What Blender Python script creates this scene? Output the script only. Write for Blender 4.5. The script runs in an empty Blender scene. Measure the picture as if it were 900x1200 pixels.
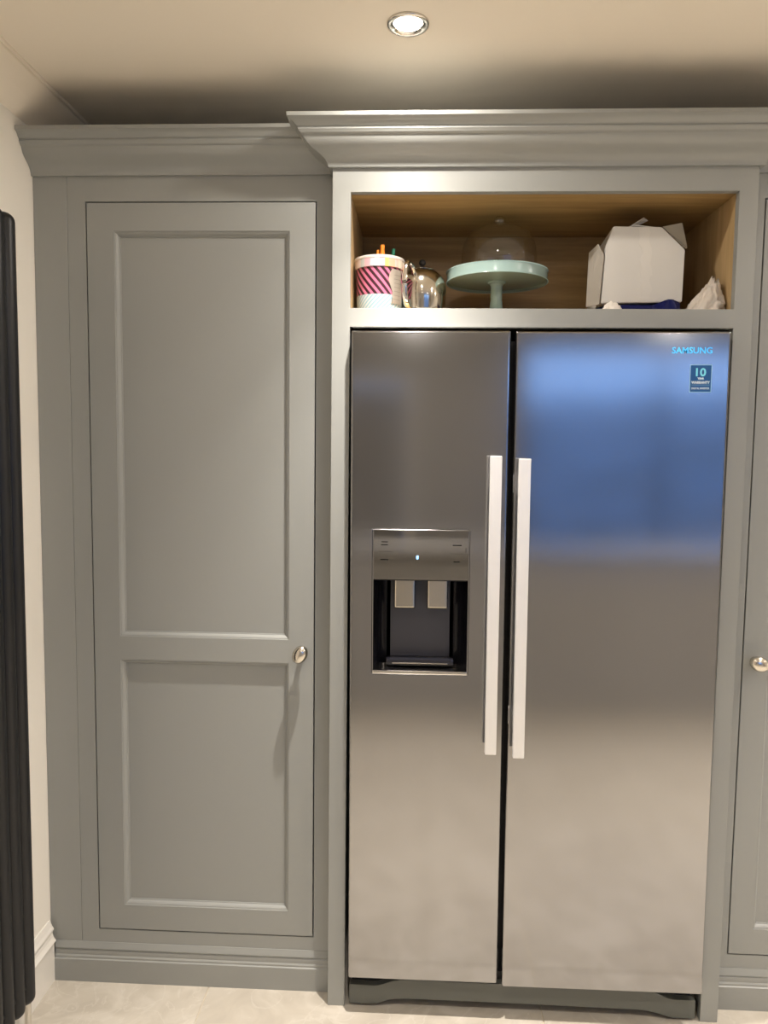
import bpy, bmesh, math, random
from mathutils import Vector, Matrix, Euler, noise
random.seed(7)
sc = bpy.context.scene
COL = sc.collection
PI = math.pi

# ------------------------------------------------------------------ camera
def rot(yaw, pitch, roll):
    return Matrix.Rotation(yaw, 3, 'Z') @ Matrix.Rotation(pitch, 3, 'X') @ Matrix.Rotation(roll, 3, 'Y')
CAM = Vector((0.1759, -1.8989, 1.4732))
R = rot(0.045105, -0.080365, -0.011919)
M = Matrix((( R[0][0], R[0][2], -R[0][1]), (R[1][0], R[1][2], -R[1][1]), (R[2][0], R[2][2], -R[2][1])))
cd = bpy.data.cameras.new('camera')
cam = bpy.data.objects.new('camera', cd); COL.objects.link(cam)
cd.sensor_fit = 'HORIZONTAL'; cd.sensor_width = 36.0
cd.lens = 888.08 / 900.0 * 36.0
cd.clip_start = 0.02
cam.matrix_world = Matrix.Translation(CAM) @ M.to_4x4()
sc.camera = cam

# ------------------------------------------------------------------ view, world
sc.view_settings.view_transform = 'Standard'
sc.view_settings.look = 'None'
sc.view_settings.gamma = 1.0
sc.view_settings.use_curve_mapping = False
sc.view_settings.exposure = 0.72
w = bpy.data.worlds.new('dusk'); sc.world = w
w.use_nodes = True
wn = w.node_tree.nodes; wn.clear()
wo = wn.new('ShaderNodeOutputWorld'); wb = wn.new('ShaderNodeBackground')
tc = wn.new('ShaderNodeTexCoord'); sp = wn.new('ShaderNodeSeparateXYZ'); cr = wn.new('ShaderNodeValToRGB')
w.node_tree.links.new(tc.outputs['Generated'], sp.inputs[0])
w.node_tree.links.new(sp.outputs['Z'], cr.inputs[0])
cr.color_ramp.elements[0].position = 0.0; cr.color_ramp.elements[0].color = (0.30, 0.52, 1.0, 1)
cr.color_ramp.elements[1].position = 0.7; cr.color_ramp.elements[1].color = (0.16, 0.33, 0.85, 1)
w.node_tree.links.new(cr.outputs[0], wb.inputs[0])
wb.inputs[1].default_value = 1.65
w.node_tree.links.new(wb.outputs[0], wo.inputs[0])

# room lamps: (x, y, watts); third onward are unseen, added as fill light
CEIL = 2.37
LAMPS = [(0.139, -0.227, 135.0), (1.78, -0.26, 120.0), (0.139, -1.32, 140.0), (1.78, -1.32, 200.0),
         (0.139, -3.0, 80.0), (1.78, -3.1, 80.0), (3.4, -0.26, 120.0), (3.4, -1.32, 170.0)]
BEAM = [(0, 1.0), (10, .95), (15, .84), (20, .62), (28, .28), (36, .112), (50, .055), (65, .042), (80, .02), (90, 0.0)]   # degrees from straight down
LAMP_COL = (1.0, 0.92, 0.84)

# ------------------------------------------------------------------ helpers
def mesh_from_bm(bm, name):
    me = bpy.data.meshes.new(name); bm.to_mesh(me); bm.free(); return me

def obj(name, bm, mat, parent=None, smooth=False, kind=None, origin=None, xf=None, label=None):
    """Link a bmesh built in world coordinates as one object. With a parent, it becomes relative to its root."""
    if xf is not None: bmesh.ops.transform(bm, matrix=xf, verts=bm.verts)
    o0 = Vector((0, 0, 0))
    if parent is not None:
        r = parent
        while r.parent: r = r.parent
        o0 = Vector(r.location)
    elif origin is not None: o0 = Vector(origin)
    if o0.length > 0: bmesh.ops.translate(bm, vec=-o0, verts=bm.verts)
    bmesh.ops.recalc_face_normals(bm, faces=bm.faces)
    if smooth:
        for f in bm.faces: f.smooth = True
    me = mesh_from_bm(bm, name)
    if mat: me.materials.append(mat)
    o = bpy.data.objects.new(name, me); COL.objects.link(o)
    if parent is not None: o.parent = parent
    else: o.location = o0
    if smooth == 'auto':
        try: me.set_sharp_from_angle(angle=math.radians(32))
        except Exception: pass
        wm = o.modifiers.new('weighted_normals', 'WEIGHTED_NORMAL'); wm.keep_sharp = True; wm.weight = 100
    if kind: o['kind'] = kind
    if label: o['label'] = label
    return o

def tag(o, label, cat, group=None):
    o['label'] = label; o['category'] = cat
    if group: o['group'] = group
    return o

def thing(name, label, cat, loc, group=None):
    o = bpy.data.objects.new(name, None); COL.objects.link(o)
    o.location = loc; o.empty_display_size = 0.05
    return tag(o, label, cat, group)

def box(x0, x1, y0, y1, z0, z1, bev=0.0, seg=2, bm=None):
    b = bmesh.new()
    r = bmesh.ops.create_cube(b, size=1.0)
    for v in b.verts:
        v.co = Vector((x0 + (v.co.x + .5) * (x1 - x0), y0 + (v.co.y + .5) * (y1 - y0), z0 + (v.co.z + .5) * (z1 - z0)))
    if bev > 0:
        bmesh.ops.bevel(b, geom=list(b.edges), offset=bev, segments=seg, affect='EDGES', profile=0.6)
    if bm is not None:
        merge(bm, b); return bm
    return b

def merge(dst, src):
    me = bpy.data.meshes.new('tmp'); src.to_mesh(me); src.free()
    dst.from_mesh(me); bpy.data.meshes.remove(me)

def plate(xs, zs, holes, y0, y1, bev=0.0, seg=2):
    """Front plate in the XZ plane from y0 (front) to y1 (back) with rectangular holes."""
    b = bmesh.new()
    vs = {}
    for i, x in enumerate(xs):
        for j, z in enumerate(zs): vs[i, j] = b.verts.new((x, y0, z))
    fs = []
    for i in range(len(xs) - 1):
        for j in range(len(zs) - 1):
            if (i, j) in holes: continue
            fs.append(b.faces.new((vs[i, j], vs[i+1, j], vs[i+1, j+1], vs[i, j+1])))
    for v in list(b.verts):
        if not v.link_faces: b.verts.remove(v)
    r = bmesh.ops.extrude_face_region(b, geom=fs)
    bmesh.ops.translate(b, vec=(0, y1 - y0, 0), verts=[e for e in r['geom'] if isinstance(e, bmesh.types.BMVert)])
    bmesh.ops.recalc_face_normals(b, faces=b.faces)
    if bev > 0:
        es = [e for e in b.edges if len(e.link_faces) == 2 and e.calc_face_angle(0) > 0.5]
        bmesh.ops.bevel(b, geom=es, offset=bev, segments=seg, affect='EDGES', profile=0.6)
    return b

def sweep(path, prof, closed=False):
    """Sweep profile [(out, z)] along a plan path [(x, y)] whose left-hand normal... out = right of travel direction."""
    b = bmesh.new(); rings = []
    n = len(path)
    for k in range(n):
        p = Vector(path[k])
        ds = []
        if closed or k > 0: ds.append((p - Vector(path[k-1])).normalized())
        if closed or k < n - 1: ds.append((Vector(path[(k+1) % n]) - p).normalized())
        ns = [Vector((d.y, -d.x)) for d in ds]
        m = sum(ns, Vector((0, 0)))
        m = m / m.length
        m = m / max(0.2, m.dot(ns[0]))
        rings.append([b.verts.new((p.x + m.x * o, p.y + m.y * o, z)) for o, z in prof])
    L = len(prof)
    rng = range(n) if closed else range(n - 1)
    for k in rng:
        a, c = rings[k], rings[(k + 1) % n]
        for i in range(L):
            j = (i + 1) % L
            b.faces.new((a[i], c[i], c[j], a[j]))
    if not closed:
        b.faces.new(rings[0]); b.faces.new(list(reversed(rings[-1])))
    bmesh.ops.recalc_face_normals(b, faces=b.faces)
    return b

def lathe(prof, seg=48, center=(0, 0, 0), bm=None, rmod=None):
    b = bmesh.new(); rings = []
    cx, cy, cz = center
    for idx, (r, z) in enumerate(prof):
        if r < 1e-6: rings.append([b.verts.new((cx, cy, cz + z))]); continue
        ring = []
        for k in range(seg):
            a = 2 * PI * k / seg
            rr, zz = (r, z) if rmod is None else rmod(idx, k, r, z)
            ring.append(b.verts.new((cx + rr * math.cos(a), cy + rr * math.sin(a), cz + zz)))
        rings.append(ring)
    for a, c in zip(rings[:-1], rings[1:]):
        if len(a) == 1 and len(c) == 1: continue
        for k in range(seg):
            l = (k + 1) % seg
            if len(a) == 1: b.faces.new((a[0], c[k], c[l]))
            elif len(c) == 1: b.faces.new((a[k], a[l], c[0]))
            else: b.faces.new((a[k], a[l], c[l], c[k]))
    if bm is not None: merge(bm, b); return bm
    return b

def tube(pts, rad, seg=12, cap=True):
    """Round tube along points; rad a number or (ra, rb) oval, ra along the frame normal."""
    b = bmesh.new(); rings = []
    ps = [Vector(p) for p in pts]
    up = Vector((0, 0, 1))
    for k, p in enumerate(ps):
        t = (ps[min(k+1, len(ps)-1)] - ps[max(k-1, 0)]).normalized()
        n = t.cross(up)
        if n.length < 1e-3: n = t.cross(Vector((0, 1, 0)))
        n.normalize(); m = n.cross(t).normalized()
        ra, rb = rad if isinstance(rad, tuple) else (rad, rad)
        rings.append([b.verts.new(p + n * math.cos(2*PI*q/seg) * ra + m * math.sin(2*PI*q/seg) * rb) for q in range(seg)])
    for a, c in zip(rings[:-1], rings[1:]):
        for k in range(seg):
            b.faces.new((a[k], a[(k+1) % seg], c[(k+1) % seg], c[k]))
    if cap:
        b.faces.new(rings[0]); b.faces.new(list(reversed(rings[-1])))
    return b

def spline(pts, n=8):
    """Catmull-Rom through points."""
    P = [Vector(p) for p in pts]; out = []
    for i in range(len(P) - 1):
        p0, p1, p2, p3 = P[max(i-1, 0)], P[i], P[i+1], P[min(i+2, len(P)-1)]
        for k in range(n):
            t = k / n
            out.append(0.5 * ((2*p1) + (-p0+p2)*t + (2*p0-5*p1+4*p2-p3)*t*t + (-p0+3*p1-3*p2+p3)*t**3))
    out.append(P[-1]); return out

def prism(poly, y0, y1, bev=0.0):
    """Extrude an XZ polygon from y0 to y1."""
    b = bmesh.new()
    f = b.faces.new([b.verts.new((x, y0, z)) for x, z in poly])
    r = bmesh.ops.extrude_face_region(b, geom=[f])
    bmesh.ops.translate(b, vec=(0, y1 - y0, 0), verts=[e for e in r['geom'] if isinstance(e, bmesh.types.BMVert)])
    bmesh.ops.recalc_face_normals(b, faces=b.faces)
    if bev > 0: bmesh.ops.bevel(b, geom=list(b.edges), offset=bev, segments=2, affect='EDGES', profile=0.6)
    return b

def ellipsoid(c, r, rotm=None, seg=28):
    b = bmesh.new(); bmesh.ops.create_uvsphere(b, u_segments=seg, v_segments=seg // 2, radius=1.0)
    m = Matrix.Diagonal((r[0], r[1], r[2], 1))
    if rotm: m = rotm.to_4x4() @ m
    bmesh.ops.transform(b, matrix=Matrix.Translation(c) @ m, verts=b.verts)
    return b

def cyl_y(cx, cz, y0, y1, r, seg=20, r2=None):
    b = bmesh.new()
    bmesh.ops.create_cone(b, cap_ends=True, segments=seg, radius1=r, radius2=r if r2 is None else r2, depth=abs(y1 - y0))
    bmesh.ops.transform(b, matrix=Matrix.Translation((cx, (y0 + y1) / 2, cz)) @ Matrix.Rotation(PI / 2, 4, 'X'), verts=b.verts)
    return b

def text_bm(s, size, x, z, y, align='LEFT', depth=0.0004, bold=0.0, sx=1.0):
    """Flat lettering standing in the XZ plane, facing -Y."""
    cu = bpy.data.curves.new('lettering', 'FONT'); cu.body = s; cu.size = size
    cu.align_x = align; cu.align_y = 'CENTER'; cu.extrude = depth; cu.offset = bold; cu.resolution_u = 3
    o = bpy.data.objects.new('lettering', cu); COL.objects.link(o)
    dg = bpy.context.evaluated_depsgraph_get(); dg.update()
    me = bpy.data.meshes.new_from_object(o.evaluated_get(dg))
    b = bmesh.new(); b.from_mesh(me); bpy.data.meshes.remove(me)
    bpy.data.objects.remove(o); bpy.data.curves.remove(cu)
    m = Matrix.Translation((x, y, z)) @ Matrix.Rotation(PI / 2, 4, 'X') @ Matrix.Diagonal((sx, 1, 1, 1))
    bmesh.ops.transform(b, matrix=m, verts=b.verts)
    return b

# ------------------------------------------------------------------ materials
def mat(name, col, rough=0.5, metal=0.0, spec=0.5, bump=None, var=None, coat=0.0, emit=None, alpha=None, trans=0.0, sss=0.0, aniso=0.0):
    m = bpy.data.materials.new(name); m.use_nodes = True
    nt = m.node_tree; p = nt.nodes['Principled BSDF']
    p.inputs['Base Color'].default_value = (*col, 1)
    p.inputs['Roughness'].default_value = rough
    p.inputs['Metallic'].default_value = metal
    p.inputs['Specular IOR Level'].default_value = spec
    p.inputs['Coat Weight'].default_value = coat
    p.inputs['Transmission Weight'].default_value = trans
    p.inputs['Anisotropic'].default_value = aniso
    if sss: p.inputs['Subsurface Weight'].default_value = sss; p.inputs['Subsurface Radius'].default_value = (.01, .008, .006)
    if emit:
        p.inputs['Emission Color'].default_value = (*emit[0], 1); p.inputs['Emission Strength'].default_value = emit[1]
    tcn = nt.nodes.new('ShaderNodeTexCoord')
    if var:      # (scale, amount)  gentle procedural colour variation
        no = nt.nodes.new('ShaderNodeTexNoise'); no.inputs['Scale'].default_value = var[0]; no.inputs['Detail'].default_value = 4
        nt.links.new(tcn.outputs['Object'], no.inputs['Vector'])
        hs = nt.nodes.new('ShaderNodeMix'); hs.data_type = 'RGBA'
        hs.inputs[6].default_value = (*[c * (1 - var[1]) for c in col], 1)
        hs.inputs[7].default_value = (*[min(1, c * (1 + var[1])) for c in col], 1)
        nt.links.new(no.outputs['Fac'], hs.inputs[0]); nt.links.new(hs.outputs[2], p.inputs['Base Color'])
    if bump:     # (scale, strength, distance)
        no = nt.nodes.new('ShaderNodeTexNoise'); no.inputs['Scale'].default_value = bump[0]; no.inputs['Detail'].default_value = 3
        nt.links.new(tcn.outputs['Object'], no.inputs['Vector'])
        bp = nt.nodes.new('ShaderNodeBump'); bp.inputs['Strength'].default_value = bump[1]; bp.inputs['Distance'].default_value = bump[2]
        nt.links.new(no.outputs['Fac'], bp.inputs['Height']); nt.links.new(bp.outputs[0], p.inputs['Normal'])
    return m

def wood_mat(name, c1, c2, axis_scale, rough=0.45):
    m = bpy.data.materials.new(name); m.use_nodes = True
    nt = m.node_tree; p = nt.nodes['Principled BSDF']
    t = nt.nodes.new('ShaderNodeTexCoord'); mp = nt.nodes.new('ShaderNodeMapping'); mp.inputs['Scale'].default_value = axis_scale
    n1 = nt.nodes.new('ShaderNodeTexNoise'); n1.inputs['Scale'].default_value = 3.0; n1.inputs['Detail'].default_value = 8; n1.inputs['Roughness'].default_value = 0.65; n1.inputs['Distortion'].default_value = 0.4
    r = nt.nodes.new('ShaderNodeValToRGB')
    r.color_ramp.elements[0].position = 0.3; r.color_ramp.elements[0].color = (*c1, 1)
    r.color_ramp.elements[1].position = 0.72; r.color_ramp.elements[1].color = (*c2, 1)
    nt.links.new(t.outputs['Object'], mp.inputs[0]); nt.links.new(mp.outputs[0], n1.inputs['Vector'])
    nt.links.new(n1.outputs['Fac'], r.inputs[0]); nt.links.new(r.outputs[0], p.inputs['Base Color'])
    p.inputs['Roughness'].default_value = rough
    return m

def steel_mat(name, col, rough, streak=(2.0, 2.0, 220.0), amt=0.05):
    m = bpy.data.materials.new(name); m.use_nodes = True
    nt = m.node_tree; p = nt.nodes['Principled BSDF']
    p.inputs['Base Color'].default_value = (*col, 1); p.inputs['Metallic'].default_value = 1.0
    t = nt.nodes.new('ShaderNodeTexCoord'); mp = nt.nodes.new('ShaderNodeMapping'); mp.inputs['Scale'].default_value = streak
    n1 = nt.nodes.new('ShaderNodeTexNoise'); n1.inputs['Scale'].default_value = 4.0; n1.inputs['Detail'].default_value = 3
    mr = nt.nodes.new('ShaderNodeMapRange'); mr.inputs['To Min'].default_value = rough - amt; mr.inputs['To Max'].default_value = rough + amt
    nt.links.new(t.outputs['Object'], mp.inputs[0]); nt.links.new(mp.outputs[0], n1.inputs['Vector'])
    nt.links.new(n1.outputs['Fac'], mr.inputs['Value']); nt.links.new(mr.outputs[0], p.inputs['Roughness'])
    return m

def tile_mat():
    m = bpy.data.materials.new('marble_tile'); m.use_nodes = True
    nt = m.node_tree; p = nt.nodes['Principled BSDF']; L = nt.links.new
    t = nt.nodes.new('ShaderNodeTexCoord')
    n1 = nt.nodes.new('ShaderNodeTexNoise'); n1.inputs['Scale'].default_value = 7; n1.inputs['Detail'].default_value = 9; n1.inputs['Distortion'].default_value = 1.4
    L(t.outputs['Object'], n1.inputs['Vector'])
    r = nt.nodes.new('ShaderNodeValToRGB')
    e = r.color_ramp.elements
    e[0].position = 0.30; e[0].color = (0.46, 0.415, 0.35, 1)
    e[1].position = 0.62; e[1].color = (0.585, 0.54, 0.465, 1)
    x = e.new(0.47); x.color = (0.52, 0.475, 0.40, 1)
    n2 = nt.nodes.new('ShaderNodeTexNoise'); n2.inputs['Scale'].default_value = 5; n2.inputs['Detail'].default_value = 6; n2.inputs['Distortion'].default_value = 2.2
    L(t.outputs['Object'], n2.inputs['Vector'])
    ab = nt.nodes.new('ShaderNodeMath'); ab.operation = 'SUBTRACT'; ab.inputs[1].default_value = 0.5; L(n2.outputs['Fac'], ab.inputs[0])
    a2 = nt.nodes.new('ShaderNodeMath'); a2.operation = 'ABSOLUTE'; L(ab.outputs[0], a2.inputs[0])
    mr = nt.nodes.new('ShaderNodeMapRange'); mr.inputs['From Max'].default_value = 0.02; mr.inputs['To Min'].default_value = 0.38; mr.inputs['To Max'].default_value = 0.0
    L(a2.outputs[0], mr.inputs['Value'])
    mx = nt.nodes.new('ShaderNodeMix'); mx.data_type = 'RGBA'; mx.inputs[7].default_value = (0.66, 0.625, 0.555, 1)
    L(mr.outputs[0], mx.inputs[0]); L(n1.outputs['Fac'], r.inputs[0]); L(r.outputs[0], mx.inputs[6]); L(mx.outputs[2], p.inputs['Base Color'])
    p.inputs['Roughness'].default_value = 0.38
    return m

def thin_glass(name, tint=(0.95, 0.95, 0.95), refl=0.9, rough=0.02, base=0.04):
    m = bpy.data.materials.new(name); m.use_nodes = True
    nt = m.node_tree; nt.nodes.clear(); L = nt.links.new
    o = nt.nodes.new('ShaderNodeOutputMaterial'); tr = nt.nodes.new('ShaderNodeBsdfTransparent'); gl = nt.nodes.new('ShaderNodeBsdfGlossy')
    mx = nt.nodes.new('ShaderNodeMixShader'); fr = nt.nodes.new('ShaderNodeLayerWeight'); fr.inputs['Blend'].default_value = 0.5
    pw = nt.nodes.new('ShaderNodeMath'); pw.operation = 'POWER'; pw.inputs[1].default_value = 4.0
    ml = nt.nodes.new('ShaderNodeMath'); ml.operation = 'MULTIPLY_ADD'; ml.inputs[1].default_value = refl; ml.inputs[2].default_value = base
    tr.inputs[0].default_value = (*tint, 1); gl.inputs['Roughness'].default_value = rough
    L(fr.outputs['Facing'], pw.inputs[0]); L(pw.outputs[0], ml.inputs[0]); L(ml.outputs[0], mx.inputs[0]); L(tr.outputs[0], mx.inputs[1]); L(gl.outputs[0], mx.inputs[2]); L(mx.outputs[0], o.inputs[0])
    return m

PAINT = mat('grey_cabinet_paint', (0.312, 0.320, 0.304), 0.36, spec=0.5, bump=(260, 0.03, 0.001))
DARKGAP = mat('dark_carcass', (0.05, 0.045, 0.04), 0.8)
WALL = mat('cream_wall_paint', (0.92, 0.88, 0.80), 0.75, spec=0.2, bump=(90, 0.05, 0.002), var=(1.2, 0.02))
CEILM = mat('white_ceiling_paint', (0.94, 0.86, 0.735), 0.7, spec=0.25, bump=(60, 0.05, 0.002))
TRIM = mat('cream_gloss_trim', (0.84, 0.81, 0.75), 0.35)
TILE = tile_mat()
GROUT = mat('pale_grout', (0.62, 0.56, 0.45), 0.9, bump=(300, 0.2, 0.001))
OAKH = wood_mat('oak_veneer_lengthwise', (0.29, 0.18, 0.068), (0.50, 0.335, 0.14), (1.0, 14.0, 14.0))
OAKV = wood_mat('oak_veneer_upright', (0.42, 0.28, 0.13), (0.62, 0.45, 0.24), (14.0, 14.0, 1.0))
STEEL = steel_mat('brushed_steel_door', (0.385, 0.383, 0.388), 0.128, amt=0.012)
STEEL_H = mat('satin_aluminium_handle', (0.86, 0.85, 0.84), 0.42, metal=0.45, bump=(150, 0.03, 0.0005))
MIRROR = mat('smoked_mirror_panel', (0.30, 0.29, 0.275), 0.05, metal=1.0)
STEEL_P = mat('polished_steel', (0.66, 0.62, 0.55), 0.12, metal=1.0)
STEEL_B = mat('brushed_paddle_steel', (0.62, 0.57, 0.48), 0.22, metal=1.0, bump=(120, 0.1, 0.0005))
CHROME = mat('chrome', (0.80, 0.77, 0.72), 0.12, metal=1.0)
NICKEL = mat('satin_nickel', (0.66, 0.62, 0.55), 0.2, metal=1.0)
BODY = mat('dark_fridge_body', (0.022, 0.022, 0.023), 0.5)
KICK = mat('grey_green_plastic', (0.115, 0.12, 0.105), 0.5, bump=(200, 0.05, 0.0005))
BLACKP = mat('gloss_black_plastic', (0.012, 0.012, 0.016), 0.18)
DARKP = mat('dark_blue_grey_plastic', (0.05, 0.05, 0.062), 0.4)
RUBBER = mat('door_seal_rubber', (0.02, 0.02, 0.02), 0.6)
LOGO = mat('blue_logo_foil', (0.22, 0.86, 1.0), 0.16, metal=1.0)
STICK = mat('navy_sticker', (0.010, 0.10, 0.32), 0.35)
STICKB = mat('pale_blue_sticker_edge', (0.36, 0.62, 0.85), 0.4)
STICKT = mat('sticker_cyan_numeral', (0.25, 0.80, 1.0), 0.4)
STICKW = mat('sticker_white_print', (0.75, 0.9, 1.0), 0.4)
LEGEND = mat('dark_legend_print', (0.008, 0.008, 0.007), 0.7, spec=0.1)
LED = mat('blue_indicator', (0.1, 0.3, 0.8), 0.4, emit=((0.25, 0.55, 1.0), 1.6))
RAD = mat('anthracite_radiator_paint', (0.011, 0.0115, 0.013), 0.40, spec=0.4)
MINT = mat('mint_glaze', (0.32, 0.455, 0.435), 0.22, coat=0.4, var=(30, 0.04))
GLASS = thin_glass('dome_glass', (0.97, 0.965, 0.955), refl=0.6, rough=0.03, base=0.10)
PANE = thin_glass('window_glass', (0.96, 0.97, 0.97), refl=0.8)
CARD = mat('white_card', (0.66, 0.645, 0.61), 0.65, bump=(40, 0.12, 0.002), var=(9, 0.03))
CARDIN = mat('grey_card_inside', (0.34, 0.31, 0.25), 0.8, var=(12, 0.06))
TAPE = mat('clear_tape', (0.69, 0.67, 0.63), 0.38, bump=(50, 0.25, 0.002))
FLAPM = mat('creased_card', (0.40, 0.375, 0.33), 0.7, bump=(40, 0.3, 0.003), var=(14, .15))
NAVY = mat('navy_plastic_bag', (0.004, 0.007, 0.085), 0.5, spec=0.2, bump=(60, 0.5, 0.004))
BAGW = mat('white_carrier_plastic', (0.68, 0.62, 0.55), 0.3, sss=0.25, bump=(45, 0.4, 0.004))
TISSUE = mat('white_tissue', (0.78, 0.73, 0.66), 0.7)
BULB = mat('lamp_glass', (1, 1, 1), 0.3, emit=((1.0, 0.86, 0.66), 30.0))
OPAQW = mat('frosted_white_plastic', (0.62, 0.57, 0.53), 0.35, sss=0.2)
ORANGE = mat('orange_pen', (0.85, 0.24, 0.02), 0.35)
GREEN = mat('green_pen', (0.02, 0.50, 0.22), 0.35)
DGREEN = mat('dark_green_pen_cap', (0.01, 0.13, 0.07), 0.35)
LABELW = mat('cream_paper_label', (0.60, 0.54, 0.46), 0.5)
HEDGEM = mat('grey_green_hedge', (0.46, 0.48, 0.50), 0.9, var=(4, 0.4))
LAWN = mat('dusk_lawn', (0.06, 0.08, 0.05), 0.95, var=(3, 0.2))

def stripes_mat():
    m = bpy.data.materials.new('pink_striped_print'); m.use_nodes = True
    nt = m.node_tree; p = nt.nodes['Principled BSDF']; L = nt.links.new
    t = nt.nodes.new('ShaderNodeTexCoord'); s = nt.nodes.new('ShaderNodeSeparateXYZ'); L(t.outputs['Object'], s.inputs[0])
    def mth(op, a, b):
        n = nt.nodes.new('ShaderNodeMath'); n.operation = op
        for i, v in enumerate((a, b)):
            if v is None: continue
            if isinstance(v, (int, float)): n.inputs[i].default_value = v
            else: L(v, n.inputs[i])
        return n.outputs[0]
    ang = mth('ARCTAN2', s.outputs['X'], mth('MULTIPLY', s.outputs['Y'], -1.0))
    arc = mth('MULTIPLY', ang, 0.058)
    u = mth('ADD', mth('MULTIPLY', arc, 0.95), mth('MULTIPLY', s.outputs['Z'], 0.80))
    st = mth('GREATER_THAN', mth('SINE', mth('MULTIPLY', u, 2 * PI / 0.0165), None), -0.02)
    c1 = nt.nodes.new('ShaderNodeMix'); c1.data_type = 'RGBA'; L(st, c1.inputs[0])
    c1.inputs[6].default_value = (0.56, 0.15, 0.26, 1); c1.inputs[7].default_value = (0.035, 0.008, 0.014, 1)
    st2 = mth('GREATER_THAN', mth('SINE', mth('MULTIPLY', mth('SUBTRACT', arc, s.outputs['Z']), 2 * PI / 0.011), None), 0.1)
    c2 = nt.nodes.new('ShaderNodeMix'); c2.data_type = 'RGBA'; L(st2, c2.inputs[0])
    c2.inputs[6].default_value = (0.50, 0.52, 0.51, 1); c2.inputs[7].default_value = (0.24, 0.40, 0.46, 1)
    low = mth('LESS_THAN', s.outputs['Z'], 0.052)
    c3 = nt.nodes.new('ShaderNodeMix'); c3.data_type = 'RGBA'; L(low, c3.inputs[0]); L(c1.outputs[2], c3.inputs[6]); L(c2.outputs[2], c3.inputs[7])
    L(c3.outputs[2], p.inputs['Base Color']); p.inputs['Roughness'].default_value = 0.35
    return m
STRIPES = stripes_mat()

# ------------------------------------------------------------------ setting
XL, XR, YB, YF = -0.824, 4.3, -4.0, 0.68
fl = obj('floor', box(XL - .3, XR + .2, YB - .2, YF + .2, -0.06, -0.003), GROUT, kind='structure')
tile_src = None
TW, TD = 0.90, 0.60
x0 = -0.378 - TW * 1
nx = 7; ny = 9
for i in range(nx):
    for j in range(ny):
        ax = max(x0 + i * TW + .0015, XL - .05); bx = min(x0 + (i + 1) * TW - .0015, XR + .05)
        ay = YF + .0 - 0.92 + (1 - j) * TD + 0.0; by = ay + TD - .003
        ay = max(ay, YB - .1); by = min(by, YF + .05)
        if bx - ax < .02 or by - ay < .02: continue
        if bx - ax > TW - .004 and by - ay > TD - .004:
            if tile_src is None:
                tile_src = obj('floor_tile', box(0, TW - .003, 0, TD - .003, -.01, 0, .0012, 1), TILE, fl)
                t = tile_src
            else:
                t = tile_src.copy(); COL.objects.link(t)
            t.location = (ax, ay, 0)
        else:
            t = obj('floor_tile', box(ax, bx, ay, by, -.01, 0, .0012, 1), TILE, fl)

obj('ceiling', box(XL - .3, XR + .2, YB - .2, YF + .2, CEIL, CEIL + .08), CEILM, kind='structure')
obj('wall_left', box(XL - .15, XL, YB - .1, YF + .1, -.02, CEIL + .02), WALL, kind='structure')
obj('wall_right', box(XR, XR + .15, YB - .1, YF + .1, -.02, CEIL + .02), WALL, kind='structure')
obj('wall_far', box(XL - .1, XR + .1, YF, YF + .12, -.02, CEIL + .02), WALL, kind='structure')
# rear wall with a garden window and a doorway
BACKW = mat('taupe_wall_paint', (0.56, 0.54, 0.51), 0.7, spec=0.25, bump=(90, 0.05, 0.002))
WX0, WX1, WZ0, WZ1 = 0.93, 2.95, 0.66, 2.31
DX0, DX1, DZ1 = -0.62, 0.08, 2.0
bw = plate([XL - .1, DX0, DX1, WX0, WX1, XR + .1], [-.02, WZ0, DZ1, WZ1, CEIL + .02],
           {(1, 0), (1, 1), (3, 1), (3, 2)}, YB - .14, YB)
obj('wall_back', bw, BACKW, kind='structure')
wf = obj('window_1', plate([WX0, WX0 + .05, 2.00, 2.03, WX1 - .05, WX1], [WZ0, WZ0 + .05, WZ1 - .05, WZ1],
         {(1, 1), (3, 1)}, YB - .09, YB - .04, .004), BODY, kind='structure')
for a, c in ((WX0 + .05, 2.00), (2.03, WX1 - .05)):
    obj('pane', box(a, c, YB - .067, YB - .063, WZ0 + .05, WZ1 - .05), PANE, wf)
obj('window_sill', box(WX0 - .05, WX1 + .05, YB - .04, YB + .10, WZ0 - .035, WZ0, .006), BACKW, wf)
ISLB0 = mat('grey_door_paint', (0.40, 0.39, 0.37), 0.5)
dr = obj('door_1', box(DX0 + .03, DX1 - .03, YB - .10, YB - .06, 0.005, DZ1 - .03, .003), ISLB0, kind='structure')
obj('reflection_casing', plate([DX0 - .07, DX0 + .02, DX1 - .02, DX1 + .08], [0, DZ1 - .02, DZ1 + .07], {(1, 0)}, YB, YB + .022, .004), TRIM, dr)  # unseen white casing, added to reflect as a bright strip in the fridge
# unseen island added behind the camera to grey the reflection in the doors
ISLB = mat('grey_island_paint', (0.46, 0.45, 0.44), 0.5)
isl = obj('unseen_island', box(-.35, 2.55, -3.15, -2.45, .0005, .87, .003), ISLB, kind='structure')
obj('worktop', box(-.38, 2.58, -3.19, -2.41, .8702, .90, .004), mat('pale_stone_worktop', (.42, .41, .40), .25), isl)
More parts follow.
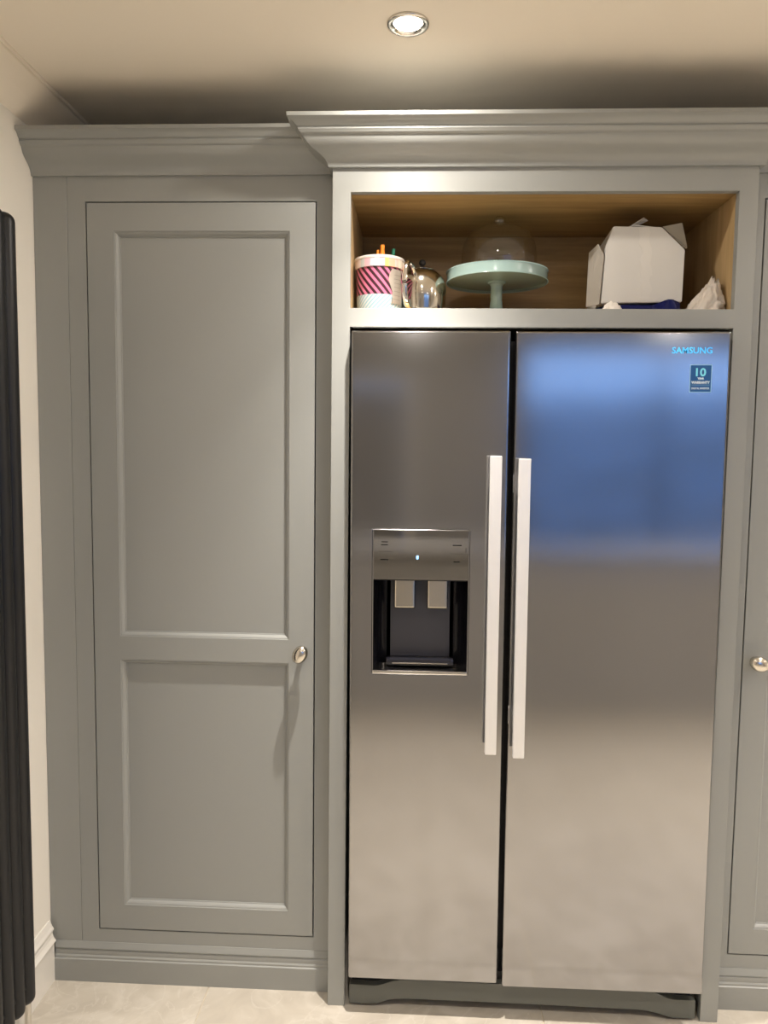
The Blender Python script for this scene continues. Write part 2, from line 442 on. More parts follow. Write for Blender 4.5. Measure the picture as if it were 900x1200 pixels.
# garden outside
obj('ground', box(-8, 12, -16, YB - .15, -.30, -.15), LAWN, kind='structure')
hb = bmesh.new(); bmesh.ops.create_grid(hb, x_segments=90, y_segments=16, size=0.5)
for v in hb.verts:
    x, z = -7 + (v.co.x + .5) * 18, -0.2 + (v.co.y + .5)
    h = 2.35 + 0.22 * noise.noise((x * .9, 3, 0)) + 0.1 * noise.noise((x * 3.1, 9, 0))
    t = v.co.y + .5
    v.co = Vector((x, -9.5 + 0.35 * noise.noise((x * 2, t * 6, 4)) - 0.5 * t * t, -0.2 + t * (h + .2)))
r = bmesh.ops.extrude_face_region(hb, geom=list(hb.faces))
bmesh.ops.translate(hb, vec=(0, -1.0, 0), verts=[e for e in r['geom'] if isinstance(e, bmesh.types.BMVert)])
obj('hedge', hb, HEDGEM, smooth=True, kind='structure')

# coving on the left wall, with the caulk line, and baseboard
XC = -0.753
cov = [(0, 2.281)]
n = 8
for k in range(n + 1):
    t = k / n
    bulge = -0.006 * math.sin(PI * t)
    cov.append((0.001 + (XC - XL) * t - 0.0 + bulge * -0.6, 2.2815 + (CEIL - 2.2815) * t + bulge))
cov[-1] = (XC - XL - .006, CEIL - .0065)
cov += [(XC - XL - .0045, CEIL - .0085), (XC - XL - .0015, CEIL - .0085), (XC - XL, CEIL - .006)]
cov += [(XC - XL, CEIL + .004), (-.01, CEIL + .004), (-.01, 2.281)]
COVE = obj('trim_1', sweep([(XL, YB), (XL, YF)][::1], cov), CEILM, kind='structure')
bp_ = [(-.005, 0), (.0145, 0), (.0145, .108), (.017, .111), (.0195, .1135), (.0195, .117), (.0165, .121), (.0125, .128), (.0105, .137), (.012, .143), (.0145, .148), (.0135, .152), (.0095, .158), (.006, .167), (.0035, .172), (-.005, .172)]
obj('baseboard_left', sweep([(XL, YB + .02), (XL, 0.049)], bp_), TRIM, kind='structure')
obj('baseboard_right', sweep([(XR, 0.05), (XR, YB + .02)], bp_), TRIM, kind='structure')

# ------------------------------------------------------------------ downlights
for k, (lx, ly, wt) in enumerate(LAMPS):
    d = thing('downlight', 'lit round downlight with chrome rim set in the ceiling above the fridge' if k == 0 else
              ['', 'lit round downlight in front of the right hand cabinet', 'unseen fill downlight added over the middle of the room left',
               'unseen fill downlight added over the middle of the room right', 'unseen fill downlight added by the rear doorway', 'unseen fill downlight added by the rear window',
               'unseen fill downlight added near the far right wall', 'unseen fill downlight added over the far right of the room'][k],
              'light', (lx, ly, CEIL))
    if k > 0: d['group'] = 'ceiling downlights'
    else: d['group'] = 'ceiling downlights'
    obj('rim', lathe([(.0300, -.0005), (.0325, -.004), (.040, -.0065), (.0445, -.004), (.0450, .0), (.0300, .0)], 40, (lx, ly, CEIL)), CHROME, d, smooth=True)
    obj('bulb', lathe([(0, -.0045), (.012, -.0042), (.022, -.003), (.029, -.0008), (.0295, -.0002), (0, -.0002)], 32, (lx, ly, CEIL)), BULB, d, smooth=True)
    ld = bpy.data.lights.new('lamp_light', 'SPOT'); ld.energy = wt; ld.color = LAMP_COL
    ld.spot_size = math.radians(178); ld.spot_blend = 0.05; ld.shadow_soft_size = 0.016
    ld.use_nodes = True                       # reflector beam: intensity by angle from straight down
    nt = ld.node_tree; em = nt.nodes['Emission']
    tn = nt.nodes.new('ShaderNodeTexCoord'); sx_ = nt.nodes.new('ShaderNodeSeparateXYZ'); nt.links.new(tn.outputs['Normal'], sx_.inputs[0])
    ab = nt.nodes.new('ShaderNodeMath'); ab.operation = 'ABSOLUTE'; nt.links.new(sx_.outputs['Z'], ab.inputs[0])
    rp = nt.nodes.new('ShaderNodeValToRGB'); e = rp.color_ramp.elements
    pts = sorted((math.cos(math.radians(a)), v) for a, v in BEAM)
    e[0].position, e[0].color = max(0, pts[0][0]), (pts[0][1],) * 3 + (1,)
    e[1].position, e[1].color = pts[-1][0], (pts[-1][1],) * 3 + (1,)
    for pc, pv in pts[1:-1]:
        q = e.new(pc); q.color = (pv, pv, pv, 1)
    nt.links.new(ab.outputs[0], rp.inputs[0]); nt.links.new(rp.outputs[0], em.inputs['Strength'])
    lo = bpy.data.objects.new('lamp_light', ld); COL.objects.link(lo); lo.location = (0, 0, -.028); lo.parent = d

# ------------------------------------------------------------------ cabinets
CORN = [(0.000, 2.1580), (0.0095, 2.1580), (0.0105, 2.1630), (0.0130, 2.1690), (0.0185, 2.1755), (0.0265, 2.1815), (0.0370, 2.1872),
        (0.0470, 2.1925), (0.0550, 2.1990), (0.0605, 2.2070), (0.0630, 2.2122), (0.0685, 2.2145), (0.0700, 2.2165), (0.0722, 2.2195),
        (0.0742, 2.2215), (0.0742, 2.2252), (0.0730, 2.2262), (0.0772, 2.2280), (0.0800, 2.2305), (0.0835, 2.2350), (0.0885, 2.2390),
        (0.0945, 2.2415), (0.0969, 2.2420), (0.0969, 2.2508), (0.000, 2.2508)]
PLINTH = [(-.012, 0), (.012, 0), (.012, .0634), (.0088, .0658), (.0088, .0705), (.0058, .0745), (.0064, .0800), (.0058, .0855), (.0030, .0885), (.0066, .0920), (.0062, .0965), (.0025, .1050), (.0015, .1095), (-.012, .1110)]
CY = 0.060           # face of the tall cabinets
def knob(parent, x, z, angle, y=CY - .002):
    b = ellipsoid((x, y - .031, z), (.0255, .0150, .0195), Matrix.Rotation(angle, 3, 'Y'))
    merge(b, cyl_y(x, z, y - .024, y + .001, .0065))
    merge(b, cyl_y(x, z, y - .004, y + .001, .0115, r2=.0105))
    return obj('knob', b, NICKEL, parent, smooth='auto', label='oval satin nickel knob')

def cabinet_door(root, dx0, dx1, px0, px1, zs):
    """Inset shaker door with two beaded recessed panels. zs = door z0, lower panel z0, z1, upper panel z0, z1, door z1"""
    yf, yb = CY - .001, CY + .021
    d = obj('door', plate([dx0, px0, px1, dx1], list(zs), {(1, 1), (1, 3)}, yf, yb, .0012), PAINT, root, smooth='auto')
    for (a, c) in ((zs[1], zs[2]), (zs[3], zs[4])):
        obj('panel', box(px0 - .004, px1 + .004, yf + .0135, yf + .0195, a - .004, c + .004), PAINT, d)
        # bead moulding around the recess: a swept profile (depth inward), mitred
        prof = [(0.0, 0.0), (0.0008, 0.0022), (0.0030, 0.0026), (0.0055, 0.0042), (0.0078, 0.0070), (0.0092, 0.0100), (0.0098, 0.0112), (0.0122, 0.0116), (0.0130, 0.0137), (0.0, 0.0137)]
        b = bmesh.new(); rings = []
        for (cx, cz, sx, sz) in ((px0, a, 1, 1), (px1, a, -1, 1), (px1, c, -1, -1), (px0, c, 1, -1)):
            rings.append([b.verts.new((cx + sx * o, yf + dp + .0002, cz + sz * o)) for o, dp in prof])
        for k in range(4):
            A, B = rings[k], rings[(k + 1) % 4]
            for i in range(len(prof)):
                j = (i + 1) % len(prof); b.faces.new((A[i], B[i], B[j], A[j]))
        obj('panel_moulding', b, PAINT, d)
    return d

# left larder cabinet
lc = thing('larder_cabinet', 'tall grey painted larder cabinet with panelled door beside the left wall', 'cabinet', (-.42, CY, 0))
obj('filler_panel', box(XL + .0005, -.7358, CY, CY + .02, .100, 2.166, .0010, 1), PAINT, lc, smooth='auto')
obj('face_frame', plate([-.7348, -.6872, -.0912, -.0452], [.100, .1472, 2.0998, 2.170], {(1, 1)}, CY, CY + .022, .0010), PAINT, lc, smooth='auto')
obj('carcass', box(XL + .002, -.0455, CY + .0225, CY + .58, .02, 2.20), DARKGAP, lc)
ld_ = cabinet_door(lc, -.6840, -.0945, -.6140, -.1610, (.1505, .2200, .9080, .9720, 2.0260, 2.0968))
knob(ld_, -.1258, .9415, math.radians(-62))
obj('plinth', sweep([(XL + .0145, CY), (-.0455, CY)], PLINTH), PAINT, lc, smooth='auto')
lcorn = [(o * .86, z + .004) for o, z in CORN]
obj('cornice', sweep([(XL + .0005, CY), (-.0455, CY)], lcorn), PAINT, lc, smooth='auto')
obj('top_board', box(XL + .0005, -.0455, CY + .0005, YF - .01, 2.205, 2.245), PAINT, lc)

# right tall cabinet
rc = thing('tall_cabinet', 'tall grey painted cabinet to the right of the fridge, partly out of frame', 'cabinet', (1.35, CY, 0))
obj('face_frame', plate([.9746, 1.0162, 1.625, 1.70], [.100, .1472, 2.1035, 2.170], {(1, 1)}, CY, CY + .022, .0010), PAINT, rc, smooth='auto')
obj('carcass', box(.9750, 1.70, CY + .0225, CY + .58, .02, 2.20), DARKGAP, rc)
rd = cabinet_door(rc, 1.0190, 1.6220, 1.0800, 1.5610, (.1505, .2200, .9080, .9720, 2.0260, 2.1005))
knob(rd, 1.0470, .9455, math.radians(22))
obj('plinth', sweep([(.9750, CY), (1.70, CY)], PLINTH), PAINT, rc, smooth='auto')
obj('cornice', sweep([(.9750, CY), (1.70, CY)], lcorn), PAINT, rc, smooth='auto')
obj('top_board', box(.9750, 1.70, CY + .0005, YF - .01, 2.205, 2.245), PAINT, rc)

# fridge housing with the open shelf above
fh = thing('fridge_housing', 'grey painted surround around the fridge with open oak shelf and deep cornice', 'cabinet', (.465, 0, 0))
obj('face_frame', plate([-.0448, 0, .93, .9742], [0, 1.7785, 1.824, 2.1017, 2.170], {(1, 0), (1, 2)}, 0, .022, .0012), PAINT, fh, smooth='auto')
obj('side_panel', box(-.0448, -.0205, .0222, .66, 0, 2.21), PAINT, fh)
obj('side_panel', box(.9505, .9742, .0222, .66, 0, 2.21), PAINT, fh)
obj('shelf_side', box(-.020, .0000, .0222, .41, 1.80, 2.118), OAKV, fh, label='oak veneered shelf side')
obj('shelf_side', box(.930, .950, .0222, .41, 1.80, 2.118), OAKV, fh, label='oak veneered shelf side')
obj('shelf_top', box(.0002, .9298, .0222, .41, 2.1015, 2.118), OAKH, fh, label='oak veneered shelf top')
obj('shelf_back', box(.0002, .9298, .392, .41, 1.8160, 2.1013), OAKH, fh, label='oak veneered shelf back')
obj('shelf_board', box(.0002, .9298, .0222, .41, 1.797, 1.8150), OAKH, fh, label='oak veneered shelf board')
obj('cornice', sweep([(-.0448, CY - .0005), (-.0448, 0), (.9742, 0), (.9742, CY - .0005)], CORN), PAINT, fh, smooth='auto')
obj('top_board', box(-.0448, .9742, .0005, YF - .01, 2.212, 2.246), PAINT, fh)

# ------------------------------------------------------------------ fridge freezer
FY = -0.030
fr = thing('fridge_freezer', 'large two-door brushed steel fridge freezer standing in the grey surround', 'fridge', (.465, .3, 0))
obj('body', box(.016, .914, .0445, .62, .040, 1.752, .004), BODY, fr)
ROT = math.radians(-0.20)
def door_xf(cx, cz):
    return Matrix.Translation((cx, 0, cz)) @ Matrix.Rotation(ROT, 4, 'Y') @ Matrix.Translation((-cx, 0, -cz))
# left (freezer) door
xl = door_xf(.203, .95)
lx0, lx1 = .0095, .3958
DX = (.0662, .3045)     # dispenser
ldoor = obj('door', plate([lx0, DX[0], DX[1], lx1], [.1010, .9140, 1.2790, 1.7655], {(1, 1)}, FY, .036, .0055, 3), STEEL, fr, smooth='auto', xf=xl, label='narrow left steel door with ice and water dispenser')
obj('door_seal', box(lx0 + .01, lx1 - .01, .0362, .0444, .112, 1.755), RUBBER, ldoor, xf=xl)
obj('control_panel', plate([DX[0] + .0012, DX[1] - .0012], [1.1545, 1.2778], set(), FY + .0005, FY + .012, .0015), MIRROR, ldoor, xf=xl, smooth='auto', label='smoked mirror control panel')
# recess: back, sides (curved), floor
rb = bmesh.new()
pl = []
yb = FY + .062
for k in range(0, 13):      # plan curve of the recess
    t = k / 12
    pl.append((DX[0] + .0015 + .032 * (1 - math.cos(t * PI / 2)), FY + .002 + (yb - FY - .002) * math.sin(t * PI / 2)))
plr = [(DX[0] + DX[1] - x, y) for x, y in reversed(pl)]
full = pl + plr
prev = None
for (x, y) in full:
    a, c = rb.verts.new((x, y, .9150)), rb.verts.new((x, y, 1.1545))
    if prev: rb.faces.new((prev[0], a, c, prev[1]))
    prev = (a, c)
bmesh.ops.solidify(rb, geom=list(rb.faces), thickness=-.002)
obj('dispenser_recess', rb, BLACKP, ldoor, xf=xl, smooth='auto', label='gloss black curved dispenser recess')
obj('recess_back', box(.1090, .2617, FY + .0575, FY + .0615, .945, 1.1540, .002), DARKP, ldoor, xf=xl, label='blue-grey back plate of the dispenser')
obj('recess_ceiling', box(DX[0] + .002, DX[1] - .002, FY + .012, FY + .062, 1.1500, 1.1545), BLACKP, ldoor, xf=xl)
for (a, c) in ((.1208, .1706), (.2042, .2526)):
    b = box(a, c, FY + .030, FY + .034, 1.0790, 1.1560, .003)
    for v in b.verts:
        v.co.y += (1.156 - v.co.z) * -.10
    obj('paddle', b, STEEL_B, ldoor, xf=xl, label='brushed steel dispenser paddle')
    b = box(a - .002, c + .002, FY + .0345, FY + .044, 1.0760, 1.1560, .003)
    for v in b.verts:
        v.co.y += (1.156 - v.co.z) * -.10
    obj('paddle_backing', b, BLACKP, ldoor, xf=xl)
tr_ = box(.1000, .2720, FY + .020, FY + .058, .9300, .9475, .006)
obj('drip_tray', tr_, BLACKP, ldoor, xf=xl, smooth='auto')
obj('tray_slot', box(.1160, .2560, FY + .0165, FY + .0205, .9365, .9390, .0008), STEEL_P, ldoor, xf=xl, label='thin steel edge of the drip tray')
lip = box(DX[0] + .001, DX[1] - .001, FY - .0005, FY + .050, .9145, .9230, .002)
for v in lip.verts:
    if v.co.y > FY + .02: v.co.z += .007
obj('dispenser_sill', lip, CHROME, ldoor, xf=xl, label='chrome sill below the dispenser')
# thin bright trim around the dispenser
obj('dispenser_trim', plate([DX[0] - .001, DX[0] + .0012, DX[1] - .0012, DX[1] + .001], [.9128, .9146, 1.2778, 1.2800], {(1, 1)}, FY - .0008, FY + .004, .0004, 1), STEEL, ldoor, xf=xl)
# illegible legends on the control panel: dark printed bars and rules
def bar(x, z, wd, h):
    obj('legend', box(x, x + wd, FY - .0001, FY + .0006, z - h / 2, z + h / 2), LEGEND, ldoor, xf=xl)
bar(.0870, 1.2485, .016, .0022); bar(.0862, 1.2415, .017, .0022); bar(.0810, 1.2245, .033, .0006); bar(.0845, 1.2040, .020, .0022)
bar(.2640, 1.2420, .022, .0026); bar(.2560, 1.2210, .048, .0006); bar(.2960, 1.2300, .0012, .012); bar(.2665, 1.2010, .015, .0026)
obj('indicator_light', box(.1740, .1795, FY - .0003, FY + .0006, 1.2060, 1.2150, .0004, 1), LED, ldoor, xf=xl, label='small blue indicator light')
# right (fridge) door
xr = door_xf(.664, .95)
rx0, rx1 = .4085, .9180
rdoor = obj('door', box(rx0, rx1, FY, .036, .0950, 1.7660, .0055, 3), STEEL, fr, smooth='auto', xf=xr, label='wide right steel door')
obj('door_seal', box(rx0 + .01, rx1 - .01, .0362, .0444, .108, 1.755), RUBBER, rdoor, xf=xr)
# handles: flat bars on stand-offs
def handle(door, cx, z0, z1, xf):
    b = box(cx - .0140, cx + .0140, FY - .047, FY - .030, z0, z1, .0022)
    o = obj('handle', b, STEEL_H, door, xf=xf, smooth='auto', label='long satin aluminium bar handle')
    for z in (z0 + .07, z1 - .07):
        merge_b = box(cx - .008, cx + .008, FY - .0305, FY + .001, z - .022, z + .022, .003)
        obj('handle_post', merge_b, STEEL_H, door, xf=xf, smooth='auto')
handle(ldoor, .3625, .7295, 1.4640, xl)
handle(rdoor, .4310, .7240, 1.4595, xr)
# badge and sticker
b = text_bm('SAMSUNG', .0205, .8275, 1.7210, FY - .0006, 'CENTER', .0006, .0004, sx=1.0)
xs = [v.co.x for v in b.verts]; zsv = [v.co.z for v in b.verts]
sx = .0950 / (max(xs) - min(xs)); sz = .0150 / (max(zsv) - min(zsv)); mx_, mz_ = (max(xs) + min(xs)) / 2, (max(zsv) + min(zsv)) / 2
for v in b.verts: v.co.x = .8270 + (v.co.x - mx_) * sx; v.co.z = 1.7210 + (v.co.z - mz_) * sz
obj('badge', b, LOGO, rdoor, xf=xr, label='bright blue maker lettering')
obj('sticker_border', box(.8240, .8755, FY - .0004, FY + .0005, 1.6215, 1.6875), STICKB, rdoor, xf=xr)
obj('sticker', box(.8256, .8739, FY - .0007, FY + .0004, 1.6232, 1.6858), STICK, rdoor, xf=xr, label='navy warranty sticker')
def fit_text(s, wd, h, x, z, m, name, bold=.0004):
    b = text_bm(s, h * 1.3, x, z, FY - .0009, 'CENTER', .0002, bold)
    xs = [v.co.x for v in b.verts]; zz = [v.co.z for v in b.verts]
    a, c = (max(xs) + min(xs)) / 2, (max(zz) + min(zz)) / 2
    for v in b.verts:
        v.co.x = x + (v.co.x - a) * wd / (max(xs) - min(xs)); v.co.z = z + (v.co.z - c) * h / (max(zz) - min(zz))
    return obj(name, b, m, rdoor, xf=xr)
fit_text('10', .0240, .0200, .8497, 1.6695, STICKT, 'sticker_numeral', .0007)
fit_text('YEAR', .0160, .0050, .8497, 1.6545, STICKW, 'sticker_lettering')
fit_text('WARRANTY', .0440, .0068, .8497, 1.6452, STICKW, 'sticker_lettering')
obj('sticker_rule', box(.8285, .8710, FY - .0009, FY - .0006, 1.6388, 1.6395), STICKB, rdoor, xf=xr)
fit_text('DIGITAL INVERTER', .0420, .0048, .8497, 1.6312, STICKW, 'sticker_lettering', .0001)
# hinge covers on top, kick panel below
obj('hinge_cover', box(.03, .12, .038, .10, 1.7535, 1.7740, .003), BODY, fr)
obj('hinge_cover', box(.80, .89, .038, .10, 1.7535, 1.7740, .003), BODY, fr)
kp = [(.0130, .0105), (.0150, .0090), (.0780, .0095), (.0950, .0130), (.1150, .0215), (.1320, .0250), (.1650, .0270), (.2600, .0275), (.5000, .0270),
      (.7530, .0255), (.7900, .0240), (.8250, .0170), (.8480, .0095), (.8640, .0075), (.9150, .0080), (.9165, .0100), (.9165, .0560), (.9150, .0575), (.8640, .0575),
      (.8450, .0610), (.8200, .0720), (.8000, .0800), (.1500, .0800), (.1300, .0760), (.1080, .0680), (.0900, .0620), (.0770, .0605), (.0150, .0620), (.0130, .0600)]
obj('kick_panel', prism(kp, .000, .020, .0015), KICK, fr, smooth='auto', label='grey-green moulded kick panel')
obj('base_shadow_board', box(.02, .91, .021, .0440, .030, .100), BODY, fr)
obj('door_stop', box(.3975, .4065, .020, .040, .108, .155, .003), KICK, fr)
for x in (.05, .86):
    obj('foot', lathe([(0, 0), (.018, 0), (.018, .008), (.009, .012), (.009, .041), (0, .041)], 20, (x, .075, 0)), BODY, fr, smooth='auto')

# ------------------------------------------------------------------ radiator on the left wall
rx = -.7785
ra = thing('column_radiator', 'anthracite vertical column radiator on the cream left wall', 'radiator', (rx, -.30, 0))
pitch = .0480
tube_me = None
for k in range(8):
    yc = -.1690 - pitch * k
    zt, zb = 2.005, .098
    if tube_me is None:
        b = bmesh.new(); prof = []
        for q in range(7):
            a = q / 6 * PI / 2; prof.append((math.sin(a), zb + .022 * (1 - math.cos(a))))
        for q in range(7):
            a = PI / 2 - q / 6 * PI / 2; prof.append((math.sin(a), zt - .022 * (1 - math.cos(a))))
        b = lathe(prof, 28, (0, 0, 0))
        for v in b.verts: v.co.x *= .0265; v.co.y *= .0218
        bmesh.ops.translate(b, vec=(rx, yc, 0), verts=b.verts)
        c0 = obj('column', b, RAD, ra, smooth=True)
        tube_me = c0
    else:
        c = tube_me.copy(); COL.objects.link(c); c.location = (0, -pitch * k, 0)
for z in (.155, 1.94):
    obj('header_pipe', tube([(rx + .002, -.165, z), (rx + .002, -.511, z)], .014, 14), RAD, ra, smooth='auto')
for z in (.42, 1.72):
    obj('wall_bracket', box(XL + .0005, rx - .020, -.30, -.26, z - .03, z + .03, .002), RAD, ra)
obj('tail_pipe', tube([(rx - .002, -.1500, .1250), (rx - .002, -.1500, 0.0005)], .0080, 16), CHROME, ra, smooth='auto', label='chrome tail pipe to the floor')

# ------------------------------------------------------------------ things on the open shelf
SH = 1.8152
# striped bucket
bc = (.0668, .0990, SH)
bk = thing('craft_bucket', 'pink and black striped plastic tub with pens at left end of the oak shelf', 'tub', bc)
b = lathe([(0, 0), (.0555, 0), (.0572, .002), (.0605, .125), (.0618, .138), (.0605, .138), (.0590, .125), (.0555, .003), (0, .003)], 64, bc)
obj('tub_body', b, STRIPES, bk, smooth='auto')
def collar_mat():
    m = bpy.data.materials.new('translucent_collar_print'); m.use_nodes = True
    nt = m.node_tree; p = nt.nodes['Principled BSDF']; L = nt.links.new
    t = nt.nodes.new('ShaderNodeTexCoord'); s = nt.nodes.new('ShaderNodeSeparateXYZ'); L(t.outputs['Object'], s.inputs[0])
    n = nt.nodes.new('ShaderNodeMapRange'); n.inputs['From Min'].default_value = -.062; n.inputs['From Max'].default_value = .062
    L(s.outputs['X'], n.inputs['Value'])
    r = nt.nodes.new('ShaderNodeValToRGB'); r.color_ramp.interpolation = 'CONSTANT'
    cols = [(0, (.72, .60, .56)), (.13, (.50, .52, .50)), (.22, (.74, .40, .44)), (.33, (.50, .52, .58)), (.42, (.74, .70, .74)), (.52, (.52, .42, .56)),
            (.63, (.85, .62, .16)), (.71, (.84, .36, .24)), (.83, (.72, .42, .36)), (.90, (.74, .66, .54))]
    e = r.color_ramp.elements
    e[0].position, e[0].color = cols[0][0], (*cols[0][1], 1); e[1].position, e[1].color = cols[-1][0], (*cols[-1][1], 1)
    for pz, c in cols[1:-1]:
        q = e.new(pz); q.color = (*c, 1)
    L(n.outputs[0], r.inputs[0]); L(r.outputs[0], p.inputs['Base Color']); p.inputs['Roughness'].default_value = 0.25
    return m
obj('collar', lathe([(.0612, .1195), (.0632, .1205), (.0640, .1400), (.0628, .1400), (.0618, .128)], 64, bc), collar_mat(), bk, smooth='auto', label='collar showing coloured patches')
obj('rim', lathe([(.0622, .1402), (.0645, .1402), (.0650, .1440), (.0640, .1470), (.0605, .1485), (.0590, .1460), (.0590, .130), (.0600, .130)], 64, bc), OPAQW, bk, smooth='auto', label='frosted white rim')
# curved paper label on the right of the tub
b = bmesh.new(); prev = None
N = 9
for k in range(N + 1):
    a = math.radians(-58 + 38 * k / N)          # angle from +X
    col_ = []
    for j in range(7):
        z = .030 + .085 * j / 6
        wob = math.radians(7 * math.sin(j * 1.1)) if k in (0, N) else 0
        rr = .0578 + .0026 * z / .12 + .0012
        col_.append(b.verts.new((bc[0] + rr * math.cos(a + wob), bc[1] + rr * math.sin(a + wob), bc[2] + z)))
    if prev:
        for j in range(6): b.faces.new((prev[j], col_[j], col_[j+1], prev[j+1]))
    prev = col_
bmesh.ops.solidify(b, geom=list(b.faces), thickness=.0006)
obj('paper_label', b, LABELW, bk, smooth='auto')
b = bmesh.new()
for j in range(7):
    z = .040 + .010 * j
    p_ = None
    for k in range(6):
        a = math.radians(-50 + 22 * k / 5); rr = .0578 + .0026 * z / .12 + .0022
        q = (b.verts.new((bc[0] + rr * math.cos(a), bc[1] + rr * math.sin(a), bc[2] + z)), b.verts.new((bc[0] + rr * math.cos(a), bc[1] + rr * math.sin(a), bc[2] + z + .0012)))
        if p_: b.faces.new((p_[0], q[0], q[1], p_[1]))
        p_ = q
bmesh.ops.solidify(b, geom=list(b.faces), thickness=.0003)
obj('label_lines', b, mat('faint_label_print', (.42, .36, .30), .6), bk)
# pens
def pen(name, label, x, y, z1, wd, m, capm=None, lean=0.0):
    p0 = Vector((x, y, SH + .006)); p1 = Vector((x + lean, y, z1))
    t = thing(name, label, 'pen', tuple(p0))
    d = p1 - p0; cut = p0 + d * .90
    obj('barrel', tube([p0, cut], wd, 14), m, t, smooth='auto')
    obj('cap', tube([cut + d * .001, p1 - d * .012, p1], wd * .86, 14), capm or m, t, smooth='auto')
    return t
pen('felt_pen', 'orange felt pen sticking out of the striped tub', .0745, .088, 1.9985, .0062, ORANGE)
pen('felt_pen', 'green felt pen with dark cap in the striped tub', .0905, .105, 1.9930, .0052, GREEN, DGREEN, .012)
pen('felt_pen', 'orange slim pen, shorter, touching the taller orange pen in the tub', .0625, .088, 1.9860, .0036, ORANGE)

# steel teapot
tp = (.1770, .1600, SH)
tpt = thing('steel_teapot', 'round polished steel teapot with ball finial beside the striped tub', 'teapot', tp)
obj('body', lathe([(0, 0), (.048, 0), (.053, .004), (.0590, .022), (.0632, .050), (.0645, .078), (.0630, .094), (.0585, .109), (.0510, .121), (.0400, .1310), (.0285, .1365), (0, .1365)], 56, tp), STEEL_P, tpt, smooth='auto')
obj('lid', lathe([(.0300, .1366), (.0305, .1376), (.022, .1420), (.010, .1448), (.004, .1455), (.003, .1480), (0, .1480)], 48, tp), STEEL_P, tpt, smooth='auto')
obj('finial', ellipsoid((tp[0], tp[1], tp[2] + .1560), (.0092, .0092, .0092), seg=20), BODY, tpt, smooth=True, label='dark ball finial on the lid')
hp = spline([(.1560, .112, SH + .118), (.1480, .088, SH + .1330), (.1400, .062, SH + .1340), (.1345, .046, SH + .1150), (.1330, .043, SH + .070), (.1380, .054, SH + .032), (.1470, .078, SH + .022), (.158, .105, SH + .024)], 6)
obj('handle', tube(hp, (.0075, .0060), 12), CHROME, tpt, smooth='auto')

# mint cake stand and glass dome
cs = (.3770, .190, SH)
st = thing('cake_stand', 'mint green ceramic pedestal cake stand with beaded rim on the oak shelf', 'cake stand', cs)
zr = .1105
NB = 252
def beads(idx, k, r, z):
    if idx in (5, 6): return r + .0016 * (1 if k % 2 else -.4), z - (.0014 if k % 2 else 0)
    if idx in (9, 10): return r + .0016 * (1 if k % 2 else -.4), z + (.0016 if k % 2 else 0)
    return r, z
pp = [(0, zr + .002), (.035, zr + .002), (.100, zr + .0035), (.128, zr + .006), (.1315, zr + .004), (.1335, zr), (.1345, zr + .0012), (.1338, zr + .0040), (.1338, zr + .0225), (.1345, zr + .0255), (.1332, zr + .0275), (.1312, zr + .025), (.1300, zr + .015), (.1240, zr + .0135), (0, zr + .0125)]
obj('plate', lathe(pp, NB, cs, rmod=beads), MINT, st, smooth='auto')
obj('pedestal', lathe([(0, 0), (.062, 0), (.064, .003), (.060, .008), (.040, .016), (.024, .028), (.0175, .045), (.0160, .060), (.0150, .066), (.0158, .072), (.0158, .078), (.0155, .080), (.0155, .100), (.0185, .106), (.0240, .1085), (.0245, .1125), (0, .1125)], 48, cs), MINT, st, smooth='auto')
dc = (.3815, .190, SH + zr + .0138)
dm = thing('cake_dome', 'clear glass cake dome with knob sitting on the mint stand', 'dome', dc)
dp = [(.0990, 0), (.1003, .0015), (.0996, .055), (.0975, .075), (.0920, .094), (.0820, .110), (.0660, .1225), (.0440, .130), (.0200, .1335), (.0001, .1340)]
obj('glass_shell', lathe(dp, 64, dc), GLASS, dm, smooth=True)
obj('knob', lathe([(.0055, .1335), (.0055, .137), (.0125, .1405), (.0155, .148), (.0145, .155), (.0090, .1595), (0, .1605)], 32, dc), GLASS, dm, smooth=True)

# box on a navy bag
nb = bmesh.new(); bmesh.ops.create_icosphere(nb, subdivisions=5, radius=1.0)
for v in nb.verts:
    d = v.co.normalized()
    f = 1 + .08 * noise.noise(d * 3.0) + .035 * noise.noise(d * 9.0)
    x, y, z = d.x * f, d.y * f, d.z
    X = .727 + .098 * max(-1, min(1, x * 1.25)); Y = .190 + .108 * max(-1, min(1, y * 1.25))
    top = .0330
    if X > .762 and y < -.1: Y -= .045 * min(1, (X - .762) / .02); top += .006 * min(1, (X - .762) / .02)
    v.co = Vector((X, Y, SH + .0004 + top * max(0, min(1, .5 + z * 1.6))))
tag(obj('folded_bag', nb, NAVY, smooth=True, origin=(.727, .19, SH)), 'dark navy blue plastic bag lying flat under the white box', 'bag')
bx = thing('cardboard_box', 'battered white cardboard box with torn flaps standing on the navy bag', 'box', (.735, .15, 1.8515))
front = [(.6302, 1.8520), (.8317, 1.8565), (.8350, 1.9863), (.7760, 2.0420), (.6560, 2.0440), (.6390, 1.9960)]
b = bmesh.new()
fv = [b.verts.new((x, .078 + .006 * (z - 1.85) / .2, z)) for x, z in front]
bvs = [b.verts.new((x * .97 + .735 * .03 + .005, .285, 1.8520 + (z - 1.852) * (.97 if z > 1.9 else 1))) for x, z in front]
b.faces.new(fv); b.faces.new(list(reversed(bvs)))
for i in range(6):
    j = (i + 1) % 6; b.faces.new((fv[i], bvs[i], bvs[j], fv[j]))
bmesh.ops.recalc_face_normals(b, faces=b.faces)
bmesh.ops.bevel(b, geom=list(b.edges), offset=.0018, segments=2, affect='EDGES')
obj('body', b, CARD, bx, smooth='auto')
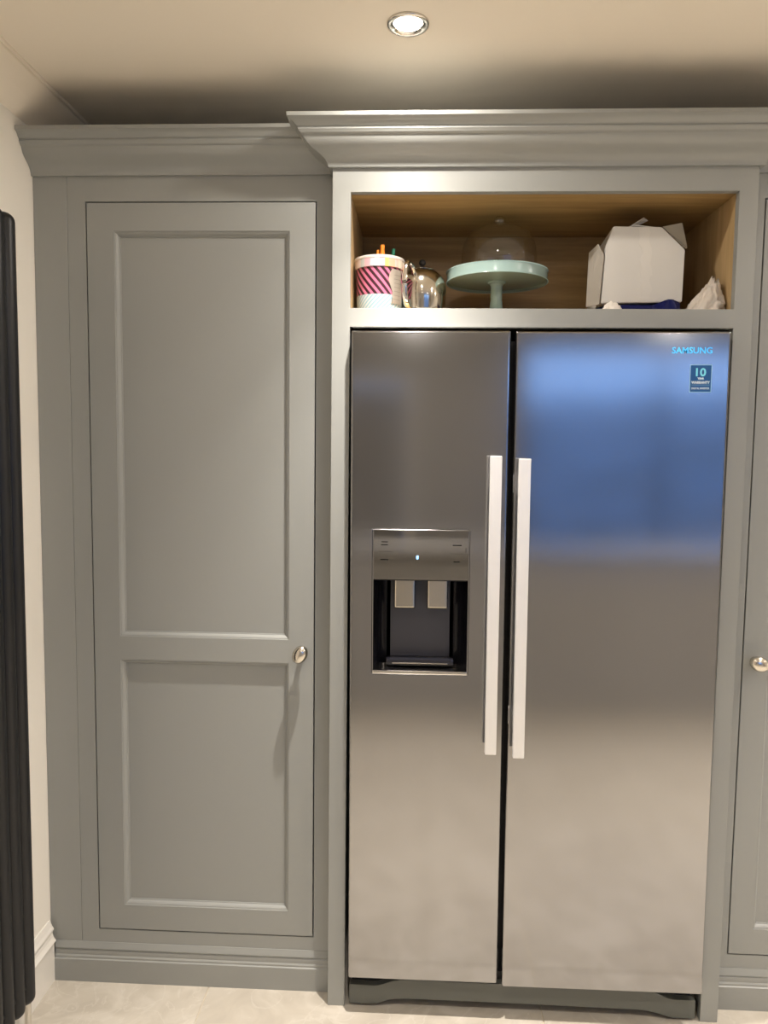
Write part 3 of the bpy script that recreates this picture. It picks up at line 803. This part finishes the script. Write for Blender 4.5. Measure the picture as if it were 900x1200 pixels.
def flap(pts, m, th=.002):
    b = bmesh.new(); b.faces.new([b.verts.new(p) for p in pts])
    bmesh.ops.recalc_face_normals(b, faces=b.faces)
    bmesh.ops.solidify(b, geom=list(b.faces), thickness=th)
    return obj('flap', b, m, bx)
flap([(.7790, .0890, 2.0440), (.8330, .105, 2.0580), (.8460, .100, 1.9975), (.8380, .082, 1.9885)], CARDIN)
flap([(.6270, .0820, 1.8500), (.6350, .0810, 1.9720), (.6230, .0950, 2.0030), (.6080, .130, 1.9900), (.6050, .130, 1.8520)], FLAPM)
flap([(.6950, .0860, 2.0430), (.7180, .0900, 2.0580), (.7400, .120, 2.0760), (.7560, .140, 2.0750), (.7240, .120, 2.0560)], CARD)
flap([(.7000, .0830, 2.0465), (.7160, .0830, 2.0465), (.7700, .095, 2.0440), (.7560, .130, 2.0470), (.7000, .130, 2.0480)], CARD)
tl, tr2 = [], []
for k in range(15):
    z = 2.0405 - .180 * k / 14
    xc_ = .7300 + .010 * min(1, k / 5) + .003 * math.sin(k * 1.7)
    wd = .0125 + .002 * math.sin(k * 2.3)
    tl.append((xc_ - wd, z)); tr2.append((xc_ + wd, z))
b = prism(tl + tr2[::-1], 0, .0010)
for v in b.verts: v.co.y += .078 + .006 * (v.co.z - 1.85) / .2 - .0008
obj('tape_strip', b, TAPE, bx, label='glossy crinkled tape strip')

# crumpled white carrier bag and tissue
def crumple(name, c, r, seed, m, label, cat, sub=5, shape=None, amp=.35):
    b = bmesh.new(); bmesh.ops.create_icosphere(b, subdivisions=sub, radius=1.0)
    for v in b.verts:
        d = v.co.normalized()
        f = 1 - amp * abs(noise.noise(d * 2.3 + Vector((seed, 0, 0)))) - amp * .5 * abs(noise.noise(d * 5.5 + Vector((0, seed, 0)))) - amp * .2 * abs(noise.noise(d * 13 + Vector((0, seed, 3))))
        p = Vector((d.x * r[0] * f, d.y * r[1] * f, d.z * r[2] * f))
        if shape: p = shape(p, d)
        p.z = max(p.z, 0)
        v.co = Vector(c) + p
    return tag(obj(name, b, m, smooth=True, origin=c), label, cat)
def bagshape(p, d):
    z = max(p.z, 0)
    k = z / .085
    return Vector((min(p.x * (1 - .52 * k) + .022 * k, .050), p.y * (1 - .4 * k), z))
crumple('carrier_bag', (.8800, .066, SH + .0003), (.062, .056, .112), 5.3, BAGW, 'crumpled white plastic bag at right end of the oak shelf', 'bag', shape=bagshape, amp=.42)
crumple('tissue_scrap', (.6480, .038, SH + .0003), (.030, .013, .038), 8.1, TISSUE, 'small white crumpled tissue at the foot of the cardboard box', 'tissue', sub=4, amp=.5)
